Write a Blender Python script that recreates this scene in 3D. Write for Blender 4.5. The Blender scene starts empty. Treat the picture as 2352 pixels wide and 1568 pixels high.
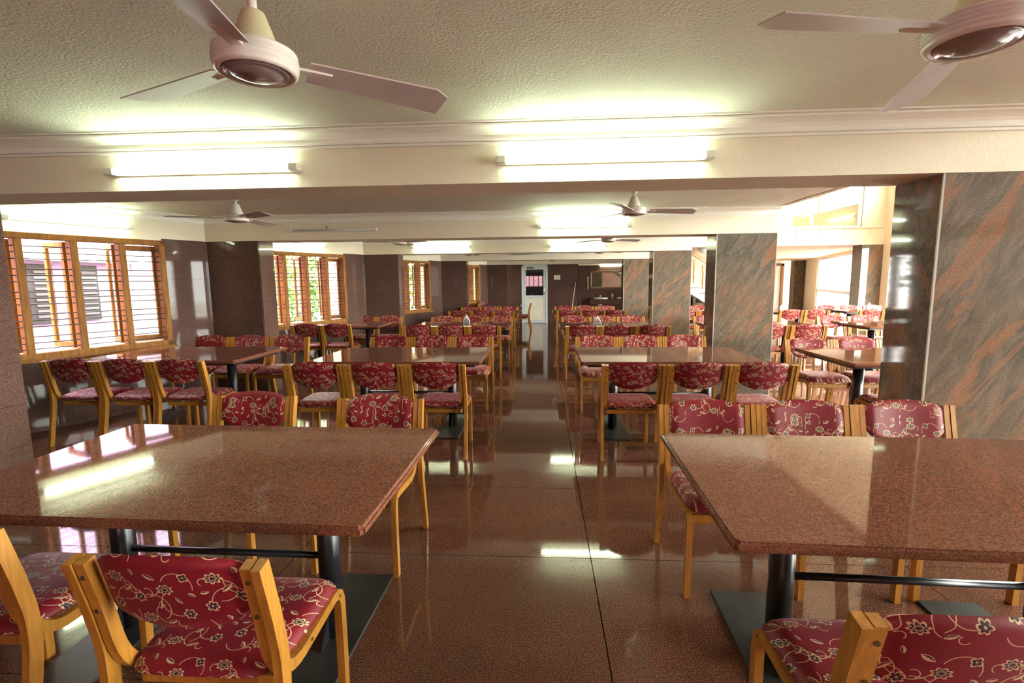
import bpy, bmesh, math, random
from mathutils import Vector, Matrix
PI = math.pi
random.seed(7)
SC = bpy.context.scene
COL = SC.collection

# ------------------------------------------------------------------ camera
F_PX, PITCH, YAW, ROLL, CAM_H = 1115.5, .1236, .0619, .0100, 1.473
cam_d = bpy.data.cameras.new('camera')
cam_d.sensor_fit = 'HORIZONTAL'; cam_d.sensor_width = 36; cam_d.lens = F_PX / 2352 * 36
cam_d.clip_start = .02; cam_d.clip_end = 200
cam = bpy.data.objects.new('camera', cam_d); COL.objects.link(cam)
_r = Vector((math.cos(YAW), math.sin(YAW), 0))
_f = Vector((-math.sin(YAW) * math.cos(PITCH), math.cos(YAW) * math.cos(PITCH), -math.sin(PITCH)))
_u = _r.cross(_f)
_R = _r * math.cos(ROLL) - _u * math.sin(ROLL)
_U = _r * math.sin(ROLL) + _u * math.cos(ROLL)
_m = Matrix((_R, _U, -_f)).transposed().to_4x4(); _m.translation = (0, 0, CAM_H)
cam.matrix_world = _m
SC.camera = cam

# ------------------------------------------------------------------ world, exposure
SC.view_settings.view_transform = 'Standard'; SC.view_settings.look = 'None'
SC.view_settings.gamma = 1; SC.view_settings.use_curve_mapping = False
SC.view_settings.exposure = 1.5
WORLD = 17.0
TUBE = 20.0
wd = bpy.data.worlds.new('world'); SC.world = wd; wd.use_nodes = True
bg = wd.node_tree.nodes['Background']; bg.inputs[0].default_value = (1.0, .985, .95, 1); bg.inputs[1].default_value = WORLD
sun_d = bpy.data.lights.new('sun', 'SUN'); sun_d.energy = 13.0; sun_d.color = (1, .95, .86); sun_d.angle = .02
sun = bpy.data.objects.new('sun', sun_d); COL.objects.link(sun)
sun.rotation_euler = Vector((-.62, .34, -.72)).to_track_quat('-Z', 'Y').to_euler()
SC.cycles.use_denoising = True
SC.cycles.max_bounces = 8; SC.cycles.diffuse_bounces = 4; SC.cycles.glossy_bounces = 4
SC.cycles.transparent_max_bounces = 16; SC.cycles.caustics_reflective = False; SC.cycles.caustics_refractive = False
SC.cycles.sample_clamp_indirect = 8

def portal(loc, rot, sx, sy):
    l = bpy.data.lights.new('window_portal', 'AREA'); l.shape = 'RECTANGLE'; l.size = sx; l.size_y = sy
    l.cycles.is_portal = True
    o = bpy.data.objects.new('window_portal', l); COL.objects.link(o); o.location = loc; o.rotation_euler = rot
    o['kind'] = 'helper'

# ------------------------------------------------------------------ material helpers
MATS = {}
def new_mat(name):
    m = bpy.data.materials.new(name); m.use_nodes = True
    nt = m.node_tree; b = nt.nodes['Principled BSDF']; MATS[name] = m
    return m, nt, b
def lk(nt, a, b): nt.links.new(a, b)
def position(nt, scale=(1, 1, 1), rot=(0, 0, 0)):
    g = nt.nodes.new('ShaderNodeNewGeometry'); mp = nt.nodes.new('ShaderNodeMapping')
    mp.inputs['Scale'].default_value = scale; mp.inputs['Rotation'].default_value = rot
    lk(nt, g.outputs['Position'], mp.inputs['Vector']); return mp.outputs[0]
def noise(nt, vec, scale, detail=3, rough=.55, dist=0):
    n = nt.nodes.new('ShaderNodeTexNoise'); n.inputs['Scale'].default_value = scale; n.inputs['Detail'].default_value = detail
    n.inputs['Roughness'].default_value = rough; n.inputs['Distortion'].default_value = dist
    lk(nt, vec, n.inputs['Vector']); return n.outputs['Fac']
def ramp(nt, fac, stops, interp='LINEAR'):
    r = nt.nodes.new('ShaderNodeValToRGB'); r.color_ramp.interpolation = interp
    e = r.color_ramp.elements
    while len(e) < len(stops): e.new(.5)
    for q, (p, c) in zip(e, stops): q.position = p; q.color = (*c, 1)
    lk(nt, fac, r.inputs['Fac']); return r.outputs['Color']
def mixc(nt, fac, a, b, mode='MIX'):
    m = nt.nodes.new('ShaderNodeMix'); m.data_type = 'RGBA'; m.blend_type = mode
    for s, v in ((m.inputs[0], fac), (m.inputs[6], a), (m.inputs[7], b)):
        if isinstance(v, (int, float)): s.default_value = v
        elif isinstance(v, tuple): s.default_value = (*v, 1)
        else: lk(nt, v, s)
    return m.outputs[2]
def bump(nt, b, h, strength, dist):
    n = nt.nodes.new('ShaderNodeBump'); n.inputs['Strength'].default_value = strength; n.inputs['Distance'].default_value = dist
    lk(nt, h, n.inputs['Height']); lk(nt, n.outputs[0], b.inputs['Normal'])
def plain(name, col, rough=.5, metal=0, var=.06, spec=.5):
    m, nt, b = new_mat(name)
    v = noise(nt, position(nt), 6, 4)
    c0 = tuple(x * (1 - var) for x in col); c1 = tuple(min(1, x * (1 + var)) for x in col)
    lk(nt, ramp(nt, v, [(.3, c0), (.7, c1)]), b.inputs['Base Color'])
    b.inputs['Roughness'].default_value = rough; b.inputs['Metallic'].default_value = metal
    b.inputs['Specular IOR Level'].default_value = spec
    return m
def granite(name, dark, mid, light, scale=230, rough=.05, patch=.25, spec=.5):
    m, nt, b = new_mat(name)
    p = position(nt)
    n1 = noise(nt, p, scale, 2, .7); n2 = noise(nt, p, scale * .35, 2, .6)
    c = ramp(nt, n1, [(.36, dark), (.5, mid), (.66, light)])
    c2 = ramp(nt, n2, [(.35, tuple(x * .75 for x in mid)), (.6, tuple(min(1, x * 1.15) for x in mid))])
    c = mixc(nt, .4, c, c2)
    big = ramp(nt, noise(nt, p, 1.3, 3), [(.3, (1 - patch,) * 3), (.7, (1 + patch * .4,) * 3)])
    c = mixc(nt, 1.0, c, big, 'MULTIPLY')
    lk(nt, c, b.inputs['Base Color'])
    b.inputs['Roughness'].default_value = rough; b.inputs['Specular IOR Level'].default_value = spec
    return m

def plaster(name, c0, c1, scale, strength, rough=.8):
    m, nt, b = new_mat(name); p = position(nt)
    lk(nt, ramp(nt, noise(nt, p, 2.2, 4), [(.3, c0), (.7, c1)]), b.inputs['Base Color'])
    bump(nt, b, noise(nt, p, scale, 4, .6), strength, .01)
    b.inputs['Roughness'].default_value = rough; b.inputs['Specular IOR Level'].default_value = .25
    return m

M_FLOOR = granite('red_floor_granite', (.030, .011, .007), (.115, .043, .025), (.38, .205, .12), 170, .05, .25, .6)
M_GROUT = plain('dark_grout', (.012, .009, .008), .95, 0, .06, .1)
M_TOP = granite('table_granite', (.035, .015, .010), (.170, .060, .034), (.32, .145, .09), 210, .045, .15, .55)
M_CLAD = granite('brown_cladding_granite', (.035, .02, .016), (.105, .058, .046), (.19, .112, .086), 190, .035, .2, .16)
M_CEIL = plaster('ceiling_plaster', (.69, .69, .60), (.75, .75, .66), 75, .42)
M_CREAM = plaster('cream_paint', (.74, .68, .53), (.79, .73, .58), 40, .18)
M_WHITE = plaster('white_cornice', (.82, .80, .72), (.85, .83, .75), 30, .0)
M_HALL = plaster('hall_cream', (.82, .73, .58), (.86, .77, .62), 40, .1)
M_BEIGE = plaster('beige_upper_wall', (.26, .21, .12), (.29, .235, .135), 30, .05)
M_BLACK = plain('black_painted_steel', (.012, .012, .014), .28, 0, .2)
M_PLATE = plain('grey_black_base_plate', (.035, .036, .034), .35, .2, .35)
M_WOODW = None
def wood(name, a, b_, scale=1, rough=.35):
    m, nt, b = new_mat(name)
    tc = nt.nodes.new('ShaderNodeTexCoord'); mp = nt.nodes.new('ShaderNodeMapping'); mp.inputs['Scale'].default_value = (60 * scale, 60 * scale, 5 * scale)
    lk(nt, tc.outputs['Object'], mp.inputs['Vector'])
    f = noise(nt, mp.outputs[0], 1.0, 4, .6, .4)
    lk(nt, ramp(nt, f, [(.3, a), (.7, b_)]), b.inputs['Base Color'])
    b.inputs['Roughness'].default_value = rough
    b.inputs['Coat Weight'].default_value = .25; b.inputs['Coat Roughness'].default_value = .2
    return m
M_CHAIR = wood('golden_bentwood', (.29, .115, .014), (.46, .21, .034))
M_WINW = wood('teak_window_wood', (.17, .066, .014), (.33, .145, .030), .6, .6)
for k_, v_ in (('Coat Weight', 0), ('Specular IOR Level', .15)): M_WINW.node_tree.nodes['Principled BSDF'].inputs[k_].default_value = v_
M_STAIR = wood('orange_stair_wood', (.48, .19, .04), (.66, .30, .08), .5, .4)
M_ROD = plain('dark_steel_rod', (.05, .035, .025), .5, 0)
M_FANW = plain('fan_cream_enamel', (.74, .70, .64), .25)
M_FANB = plain('fan_blade_brown_grey', (.50, .43, .41), .4)
M_FANC = plain('fan_cap_glossy_brown', (.26, .20, .19), .12)
M_FANY = plain('fan_canopy_yellow', (.66, .60, .38), .35)
M_CAP = plain('tube_holder_plastic', (.70, .69, .60), .4)
M_DEAD = plain('unlit_tube_glass', (.55, .54, .50), .2)
M_ALU = plain('white_aluminium', (.62, .67, .68), .35, .1)
M_DOORP = plain('cream_door_panel', (.78, .73, .60), .4)
M_BOLT = plain('dark_bolt', (.10, .06, .025), .4, .5)
M_PORC = plain('white_porcelain', (.85, .85, .82), .12)
M_CHROME = plain('chrome', (.7, .7, .68), .15, 1)
M_PAPER = plain('white_paper_napkin', (.84, .83, .76), .8)
M_TILEC = plain('napkin_tin', (.35, .37, .34), .35, .5)
M_DARKBOX = plain('dark_box_paint', (.02, .02, .022), .5)  # even near-black colour of the box under the stairs
M_LILAC = plain('lilac_house_paint', (.36, .25, .42), .8)
M_HWHITE = plain('house_white_paint', (.82, .8, .84), .8)
M_PINK = plain('pink_house_paint', (.86, .45, .55), .8)
M_SHUT = plain('dark_shutter', (.012, .010, .014), .5)
M_LOUV = plain('grey_louvre', (.08, .08, .09), .4)
M_GROUND = plain('outside_concrete', (.55, .52, .47), .9)
M_BARK = plain('tree_bark', (.16, .11, .07), .9)
M_SIGN = plain('plaque_card', (.62, .58, .48), .5)
M_STICK = plain('grey_broom_stick', (.5, .5, .48), .4)
M_BRISTLE = plain('broom_bristle', (.25, .10, .12), .9)
M_FRAMEB = wood('mirror_brown_frame', (.14, .06, .025), (.24, .11, .045), .6)

def leafmat():
    m, nt, b = new_mat('tree_leaf')
    lk(nt, ramp(nt, noise(nt, position(nt), 3.5, 3), [(.3, (.05, .13, .03)), (.55, (.14, .28, .06)), (.75, (.36, .45, .14))]), b.inputs['Base Color'])
    b.inputs['Roughness'].default_value = .5
    return m
M_LEAF = leafmat()

def veined():
    m, nt, b = new_mat('veined_pillar_granite')
    p = position(nt)
    def rotscale(ry, sc):
        mp = nt.nodes.new('ShaderNodeMapping'); mp.inputs['Scale'].default_value = sc
        lk(nt, position(nt, (1, 1, 1), (0, ry, 0)), mp.inputs['Vector']); return mp.outputs[0]
    n1 = noise(nt, rotscale(-.62, (2.3, 2.3, .55)), 1.0, 5, .6, .5)
    n2 = noise(nt, p, 120, 2, .7)
    n3 = noise(nt, rotscale(-.5, (9, 9, 2.6)), 1.6, 5, .65, 1.0)
    n4 = noise(nt, rotscale(-.7, (1.3, 1.3, .6)), 1.0, 4, .6, .6)
    base = ramp(nt, n3, [(.32, (.070, .074, .062)), (.5, (.130, .116, .092)), (.68, (.205, .158, .118))])
    base = mixc(nt, ramp(nt, n4, [(.42, (0, 0, 0)), (.66, (.35,) * 3)]), base, (.22, .13, .085))
    vein = ramp(nt, n1, [(.36, (0, 0, 0)), (.385, (.5,) * 3), (.41, (0, 0, 0)), (.545, (0, 0, 0)), (.562, (.62,) * 3), (.59, (.5,) * 3), (.61, (0, 0, 0))])
    c = mixc(nt, vein, base, (.31, .145, .078))
    sp = ramp(nt, n2, [(.3, (.62,) * 3), (.7, (1.25,) * 3)])
    c = mixc(nt, 1.0, c, sp, 'MULTIPLY')
    lk(nt, c, b.inputs['Base Color'])
    b.inputs['Roughness'].default_value = .05; b.inputs['Specular IOR Level'].default_value = .5
    return m
M_PILLAR = veined()
M_EDGE = plain('pillar_edge_strip', (.42, .38, .31), .3)

def emis(name, col, s):
    m, nt, b = new_mat(name)
    b.inputs['Base Color'].default_value = (.9, .9, .88, 1)
    b.inputs['Emission Color'].default_value = (*col, 1); b.inputs['Emission Strength'].default_value = s
    return m
M_TUBE = emis('lit_tube', (.84, 1.0, .74), TUBE)

def glassmat(name, tint, gl=1.0):
    m, nt, b = new_mat(name); nt.nodes.remove(b)
    out = nt.nodes['Material Output']
    t = nt.nodes.new('ShaderNodeBsdfTransparent'); t.inputs[0].default_value = (*tint, 1)
    g = nt.nodes.new('ShaderNodeBsdfGlossy'); g.inputs['Roughness'].default_value = .01
    lw = nt.nodes.new('ShaderNodeLayerWeight'); lw.inputs[0].default_value = .5
    pw = nt.nodes.new('ShaderNodeMath'); pw.operation = 'POWER'; lk(nt, lw.outputs['Facing'], pw.inputs[0]); pw.inputs[1].default_value = 5
    fr = nt.nodes.new('ShaderNodeMath'); fr.operation = 'MULTIPLY_ADD'; lk(nt, pw.outputs[0], fr.inputs[0]); fr.inputs[1].default_value = .5; fr.inputs[2].default_value = .04
    mx = nt.nodes.new('ShaderNodeMixShader'); lk(nt, fr.outputs[0], mx.inputs[0]); lk(nt, t.outputs[0], mx.inputs[1]); lk(nt, g.outputs[0], mx.inputs[2])
    lk(nt, mx.outputs[0], out.inputs[0]); return m
M_GLASS = glassmat('window_glass', (.93, .96, .94))
m_, nt_, b_ = new_mat('door_glass_dark_room'); M_DGLASS = m_
b_.inputs['Base Color'].default_value = (.012, .014, .013, 1); b_.inputs['Roughness'].default_value = .02  # near-black base stands in for the dark room beyond the glass
m_, nt_, b_ = new_mat('mirror_glass'); M_MIRROR = m_
b_.inputs['Base Color'].default_value = (.75, .78, .75, 1); b_.inputs['Roughness'].default_value = .02; b_.inputs['Metallic'].default_value = 1

# ---- woven floral fabric, a motif tile built from math nodes on the UV map (metres)
class X:
    nt = None
    def __init__(s, v): s.v = v
    @staticmethod
    def op(o, *a):
        n = X.nt.nodes.new('ShaderNodeMath'); n.operation = o
        for i, q in enumerate(a):
            q = q.v if isinstance(q, X) else q
            if isinstance(q, (int, float)): n.inputs[i].default_value = q
            else: X.nt.links.new(q, n.inputs[i])
        return X(n.outputs[0])
    def __add__(s, o): return X.op('ADD', s, o)
    def __sub__(s, o): return X.op('SUBTRACT', s, o)
    def __mul__(s, o): return X.op('MULTIPLY', s, o)
    def __lt__(s, o): return X.op('LESS_THAN', s, o)
    def __gt__(s, o): return X.op('GREATER_THAN', s, o)
def fabric():
    m, nt, b = new_mat('crimson_floral_fabric'); X.nt = nt
    uv = nt.nodes.new('ShaderNodeUVMap'); sep = nt.nodes.new('ShaderNodeSeparateXYZ'); lk(nt, uv.outputs[0], sep.inputs[0])
    inf = nt.nodes.new('ShaderNodeObjectInfo')
    TW, TH = .25, .20
    rnd = X(inf.outputs['Random'])
    u = X.op('FLOORED_MODULO', X(sep.outputs[0]) + rnd * TW + 10.0, TW)
    v = X.op('FLOORED_MODULO', X(sep.outputs[1]) + X.op('FRACT', rnd * 7.3) * TH + 10.0, TH)
    gold, dark = None, None
    def mx(a, q): return q if a is None else X.op('MAXIMUM', a, q)
    def rel(cx, cy): return u - cx, v - cy
    def flower(cx, cy, r, n, rot, fan=0):
        nonlocal gold, dark
        dx, dy = rel(cx, cy)
        if fan: dy = dy * 1.35
        rad = X.op('SQRT', dx * dx + dy * dy); ang = X.op('ARCTAN2', dy, dx)
        e = (X.op('ABSOLUTE', X.op('COSINE', ang * (n / 2) + rot)) * .42 + .62) * r
        q = X.op('DIVIDE', rad, e)
        gold = mx(gold, q < 1.0)
        dk = X.op('MULTIPLY', q < .74, q > (.46 if fan else .20))
        if fan: dk = X.op('MAXIMUM', dk, q < .33)
        dark = mx(dark, dk)
    def leaf(cx, cy, L, W, a):
        nonlocal gold, dark
        dx, dy = rel(cx, cy); c, s = math.cos(a), math.sin(a)
        p = (dx * c + dy * s) * (1 / L); q = (dy * c - dx * s) * (1 / W)
        e = X.op('ABSOLUTE', q) + p * p
        g = e < 1.0
        d = X.op('MULTIPLY', e < .75, q > .05)
        gold = mx(gold, g); dark = mx(dark, d)
    def arc(cx, cy, r, dirn, lim, w=.0011):
        nonlocal gold
        dx, dy = rel(cx, cy)
        rad = X.op('SQRT', dx * dx + dy * dy)
        on = X.op('ABSOLUTE', rad - r) < w
        side = (dx * math.cos(dirn) + dy * math.sin(dirn)) > lim
        gold = mx(gold, X.op('MULTIPLY', on, side))
    # carnations, five-petal blossoms, buds
    flower(.045, .160, .0225, 8, .4, 1); flower(.172, .128, .0215, 8, 1.2, 1); flower(.108, .036, .0210, 8, 2.0, 1)
    flower(.028, .075, .0165, 6, .9); flower(.100, .102, .0160, 6, 2.0); flower(.218, .052, .0165, 6, 0.2); flower(.226, .165, .0140, 4, 1.1)
    for a in ((.072, .128, .017, .0065, .7), (.140, .165, .017, .007, -.5), (.062, .030, .015, .006, 2.2), (.150, .080, .014, .006, 1.3),
              (.200, .095, .013, .005, -.9), (.018, .118, .012, .005, .2), (.165, .025, .015, .006, .4), (.095, .178, .011, .005, 1.9), (.236, .112, .011, .005, 2.6)): leaf(*a)
    for a in ((.075, .085, .045, 2.2, 0), (.130, .070, .042, .4, .005), (.115, .150, .048, -1.9, .008), (.195, .085, .040, -2.6, 0),
              (.205, .140, .038, 1.2, 0), (.045, .045, .036, -1.2, 0), (.060, .120, .032, -.3, 0), (.160, .050, .030, 2.9, .004),
              (.125, .118, .012, .5, -.002), (.020, .150, .011, 2.5, -.002), (.190, .020, .011, 4.0, -.002), (.082, .012, .010, 1.0, -.002)): arc(*a)
    red = ramp(nt, noise(nt, position(nt), 9, 2), [(.3, (.155, .005, .012)), (.7, (.20, .008, .016))])
    c = mixc(nt, gold.v, red, (.60, .43, .24))
    c = mixc(nt, dark.v, c, (.040, .014, .024))
    lk(nt, c, b.inputs['Base Color'])
    b.inputs['Roughness'].default_value = .5
    b.inputs['Specular IOR Level'].default_value = .35
    b.inputs['Sheen Weight'].default_value = .12; b.inputs['Sheen Roughness'].default_value = .35
    b.inputs['Sheen Tint'].default_value = (1, .5, .55, 1)
    return m
M_FABRIC = fabric()

# ------------------------------------------------------------------ mesh helpers
class MB:
    def __init__(s): s.v = []; s.f = []; s.sm = []; s.uv = {}
    def add(s, vs, fs, smooth=False):
        o = len(s.v); s.v += [tuple(p) for p in vs]
        for f in fs: s.f.append([i + o for i in f]); s.sm.append(smooth)
        return s
    def box(s, x0, x1, y0, y1, z0, z1):
        vs = [(x, y, z) for z in (z0, z1) for y in (y0, y1) for x in (x0, x1)]
        return s.add(vs, [(0, 2, 3, 1), (4, 5, 7, 6), (0, 1, 5, 4), (2, 6, 7, 3), (0, 4, 6, 2), (1, 3, 7, 5)])
    def bbox(s, x0, x1, y0, y1, z0, z1, r=.004):
        bm = bmesh.new(); bmesh.ops.create_cube(bm, size=1)
        bmesh.ops.scale(bm, vec=(x1 - x0, y1 - y0, z1 - z0), verts=bm.verts)
        bmesh.ops.translate(bm, vec=((x0 + x1) / 2, (y0 + y1) / 2, (z0 + z1) / 2), verts=bm.verts)
        bmesh.ops.bevel(bm, geom=bm.edges[:], offset=r, segments=1, affect='EDGES')
        bm.verts.index_update()
        s.add([v.co[:] for v in bm.verts], [[v.index for v in f.verts] for f in bm.faces]); bm.free(); return s
    def lathe(s, prof, n=20, c=(0, 0, 0), sm=True):
        vs = []; fs = []
        for r, z in prof:
            for k in range(n):
                a = 2 * PI * k / n; vs.append((c[0] + r * math.cos(a), c[1] + r * math.sin(a), c[2] + z))
        for i in range(len(prof) - 1):
            for k in range(n):
                fs.append((i * n + k, i * n + (k + 1) % n, (i + 1) * n + (k + 1) % n, (i + 1) * n + k))
        s.add(vs, fs, sm)
        o = len(s.v) - len(vs)
        if prof[0][0] > 1e-6: s.f.append([o + k for k in range(n)][::-1]); s.sm.append(False)
        if prof[-1][0] > 1e-6: s.f.append([o + (len(prof) - 1) * n + k for k in range(n)]); s.sm.append(False)
        return s
    def tube(s, pts, r, n=10, sm=True):
        pts = [Vector(p) for p in pts]; rings = []
        up = Vector((0, 0, 1))
        for i, p in enumerate(pts):
            t = (pts[min(i + 1, len(pts) - 1)] - pts[max(i - 1, 0)]).normalized()
            a = t.cross(up)
            if a.length < .01: a = t.cross(Vector((1, 0, 0)))
            a.normalize(); b = t.cross(a)
            rr = r[i] if isinstance(r, (list, tuple)) else r
            rings.append([p + (a * math.cos(2 * PI * k / n) + b * math.sin(2 * PI * k / n)) * rr for k in range(n)])
        vs = [q for g in rings for q in g]; fs = []
        for i in range(len(pts) - 1):
            for k in range(n): fs.append((i * n + k, i * n + (k + 1) % n, (i + 1) * n + (k + 1) % n, (i + 1) * n + k))
        s.add(vs, fs, sm); o = len(s.v) - len(vs)
        s.f.append([o + k for k in range(n)][::-1]); s.sm.append(False)
        s.f.append([o + (len(pts) - 1) * n + k for k in range(n)]); s.sm.append(False)
        return s
    def ribbon(s, path, t, x0, x1):
        """strip of in-plane thickness t along a y-z path, from x0 to x1"""
        P = [Vector((0, y, z)) for y, z in path]; L = []; R = []
        for i, p in enumerate(P):
            d = (P[min(i + 1, len(P) - 1)] - P[max(i - 1, 0)]).normalized(); n = Vector((0, -d.z, d.y))
            L.append(p + n * t / 2); R.append(p - n * t / 2)
        vs = []
        for i in range(len(P)):
            for q, x in ((L[i], x0), (L[i], x1), (R[i], x1), (R[i], x0)): vs.append((x, q.y, q.z))
        fs = []
        for i in range(len(P) - 1):
            a = i * 4; b = a + 4
            for k in range(4): fs.append((a + k, a + (k + 1) % 4, b + (k + 1) % 4, b + k))
        fs.append((3, 2, 1, 0)); e = (len(P) - 1) * 4; fs.append((e, e + 1, e + 2, e + 3))
        return s.add(vs, fs)
    def extrude(s, prof, a, b, caps=True):
        """profile of (offset along n, z) swept from a to b (xy); n is the left normal of a->b"""
        a = Vector(a); b = Vector(b); d = (b - a).normalized(); n = Vector((-d.y, d.x))
        k = len(prof)
        vs = [(p.x + n.x * o, p.y + n.y * o, z) for p in (a, b) for o, z in prof]
        fs = [(i, (i + 1) % k, k + (i + 1) % k, k + i) for i in range(k)]
        if caps: fs += [tuple(range(k))[::-1], tuple(range(k, 2 * k))]
        return s.add(vs, fs)
    def mesh(s, name, mat, uvf=None):
        me = bpy.data.meshes.new(name); me.from_pydata(s.v, [], s.f)
        me.polygons.foreach_set('use_smooth', s.sm)
        if uvf:
            l = me.uv_layers.new(name='UVMap')
            for lp in me.loops: l.data[lp.index].uv = uvf(me.vertices[lp.vertex_index].co)
        bm = bmesh.new(); bm.from_mesh(me); bmesh.ops.recalc_face_normals(bm, faces=bm.faces); bm.to_mesh(me); bm.free()
        me.materials.append(mat); return me
    def build(s, name, mat, parent=None, uvf=None):
        return obj(name, s.mesh(name, mat, uvf), parent)
def obj(name, data, parent=None, loc=None, rotz=None, scale=None):
    o = bpy.data.objects.new(name, data); COL.objects.link(o)
    if parent: o.parent = parent
    if loc: o.location = loc
    if rotz is not None: o.rotation_euler = (0, 0, rotz)
    if scale: o.scale = scale
    return o
def tag(o, label, cat=None, group=None, kind=None):
    o['label'] = label
    if cat: o['category'] = cat
    if group: o['group'] = group
    if kind: o['kind'] = kind
    return o
def thing(name, label, cat, loc=(0, 0, 0), rotz=0, group=None, kind=None):
    return tag(obj(name, None, None, loc, rotz), label, cat, group, kind)
def copy_tree(root, skip=()):
    r = root.copy(); COL.objects.link(r)
    for ch in root.children:
        if ch.name.split('.')[0] in skip: continue
        c = ch.copy(); COL.objects.link(c); c.parent = r
        for g in ch.children:
            if g.name.split('.')[0] in skip: continue
            d = g.copy(); COL.objects.link(d); d.parent = c
    return r

# ------------------------------------------------------------------ dimensions
BEAMS = [2.80, 6.17, 9.55, 12.93, 16.30]; BD = .36; ZB = 2.02; ZC = 2.33
PX0, PX1 = 2.13, 2.85                                  # right pillars
SL = .45                                               # slant of the left bay walls (dx per dy)
BAYFAR = [(-4.36, 6.17), (-3.52, 9.55), (-2.68, 12.93), (-1.82, 16.30)]
BAYNEAR = [3.16, 6.53, 9.91, 13.29]
PILR = [-3.66, -3.66, -2.83, -2.00, -1.16]
YBACK = 17.1; YREAR = -3.2
COURSES = [0, .06, .355, .65, .945, 1.24, 1.535, 1.83, ZB]

# ------------------------------------------------------------------ floor
floor = MB().box(-9, 14, YREAR - .2, 26, -.06, -.0118).build('floor', M_GROUT)
tag(floor, 'polished red granite floor of large slabs with thin dark joints', kind='structure')
FX = [-6.2, -4.54, -2.94, -1.34, .258, 1.86, 3.46, 5.06, 6.66, 8.26, 9.0]
FY = [-3.2, -2.0, -1.05, -.1, .7, 1.57, 2.45, 3.33, 4.34, 5.3, 6.25, 7.2, 8.15, 9.1, 10.05, 11.0, 12.0, 13.0, 14.0, 15.0, 16.05, 17.1]
unit_tile = MB().box(-.5, .5, -.5, .5, -1, 0).mesh('floor_tile', M_FLOOR)
for i in range(len(FX) - 1):
    for j in range(len(FY) - 1):
        g = .0024
        w = FX[i + 1] - FX[i] - 2 * g; d = FY[j + 1] - FY[j] - 2 * g
        obj('floor_tile', unit_tile, floor, ((FX[i] + FX[i + 1]) / 2, (FY[j] + FY[j + 1]) / 2, 0), scale=(w, d, .012))
obj('floor_tile', unit_tile, floor, (7.5, 21.3, 0), scale=(13, 8.3, .012))

# ------------------------------------------------------------------ ceiling, beams, cornices
_poly = [(PX1, YREAR - .2), (PX1, 18.5), (-2.2, 18.5), (-2.2, 16.4)]
for (_x, _y), _yn in list(zip(BAYFAR, BAYNEAR))[::-1]: _poly += [(_x - .2, _y + .02), (_x - SL * (_y - _yn) - .2, _yn)]
_poly += [(-5.75, 3.1), (-5.75, YREAR - .2)]
_n = len(_poly)
ceil = MB().add([(x, y, z) for z in (ZC, ZC + .12) for x, y in _poly], [tuple(range(_n)), tuple(range(_n, 2 * _n))[::-1]] + [(i, (i + 1) % _n, _n + (i + 1) % _n, _n + i) for i in range(_n)]).build('ceiling', M_CEIL)
tag(ceil, 'rough grey white plaster ceiling slab over the dining room', kind='structure')
BEAMX0 = [-5.6, -4.6, -3.8, -2.9, -2.1]
for i, y in enumerate(BEAMS):
    b = MB().box(BEAMX0[i], PX1, y, y + BD, ZB, ZC).build('ceiling_beam', M_CREAM)
    tag(b, ['cream painted ceiling beam nearest the camera', 'second cream ceiling beam from the camera', 'third cream ceiling beam from the camera',
            'fourth cream ceiling beam from the camera', 'farthest cream ceiling beam above the white door'][i], kind='structure')
CORN = [(0, 2.226), (.016, 2.226), (.016, 2.236), (.007, 2.238), (.007, 2.242), (.020, 2.244), (.020, 2.254), (.012, 2.256), (.016, 2.274), (.028, 2.290), (.046, 2.300), (.064, 2.304),
        (.064, 2.306), (.078, 2.308), (.078, 2.316), (.070, 2.318), (.070, 2.321), (.094, 2.323), (.094, ZC), (0, ZC)]
def cornice(a, b, label):
    o = MB().extrude([(-p, z) for p, z in CORN], a, b).build('cornice', M_WHITE)
    o.name = 'trim_%d' % (1 + sum(1 for q in COL.objects if q.name.startswith('trim_')))
    tag(o, label, kind='structure')
for i, y in enumerate(BEAMS):
    x0 = [-5.6, -4.36, -3.52, -2.68, -1.82][i]
    cornice((x0, y), (PX1, y), ['white cornice moulding along the nearest ceiling beam', 'white cornice moulding along the second ceiling beam', 'white cornice moulding along the third ceiling beam',
                               'white cornice moulding along the fourth ceiling beam', 'white cornice moulding along the farthest ceiling beam'][i])

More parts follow.
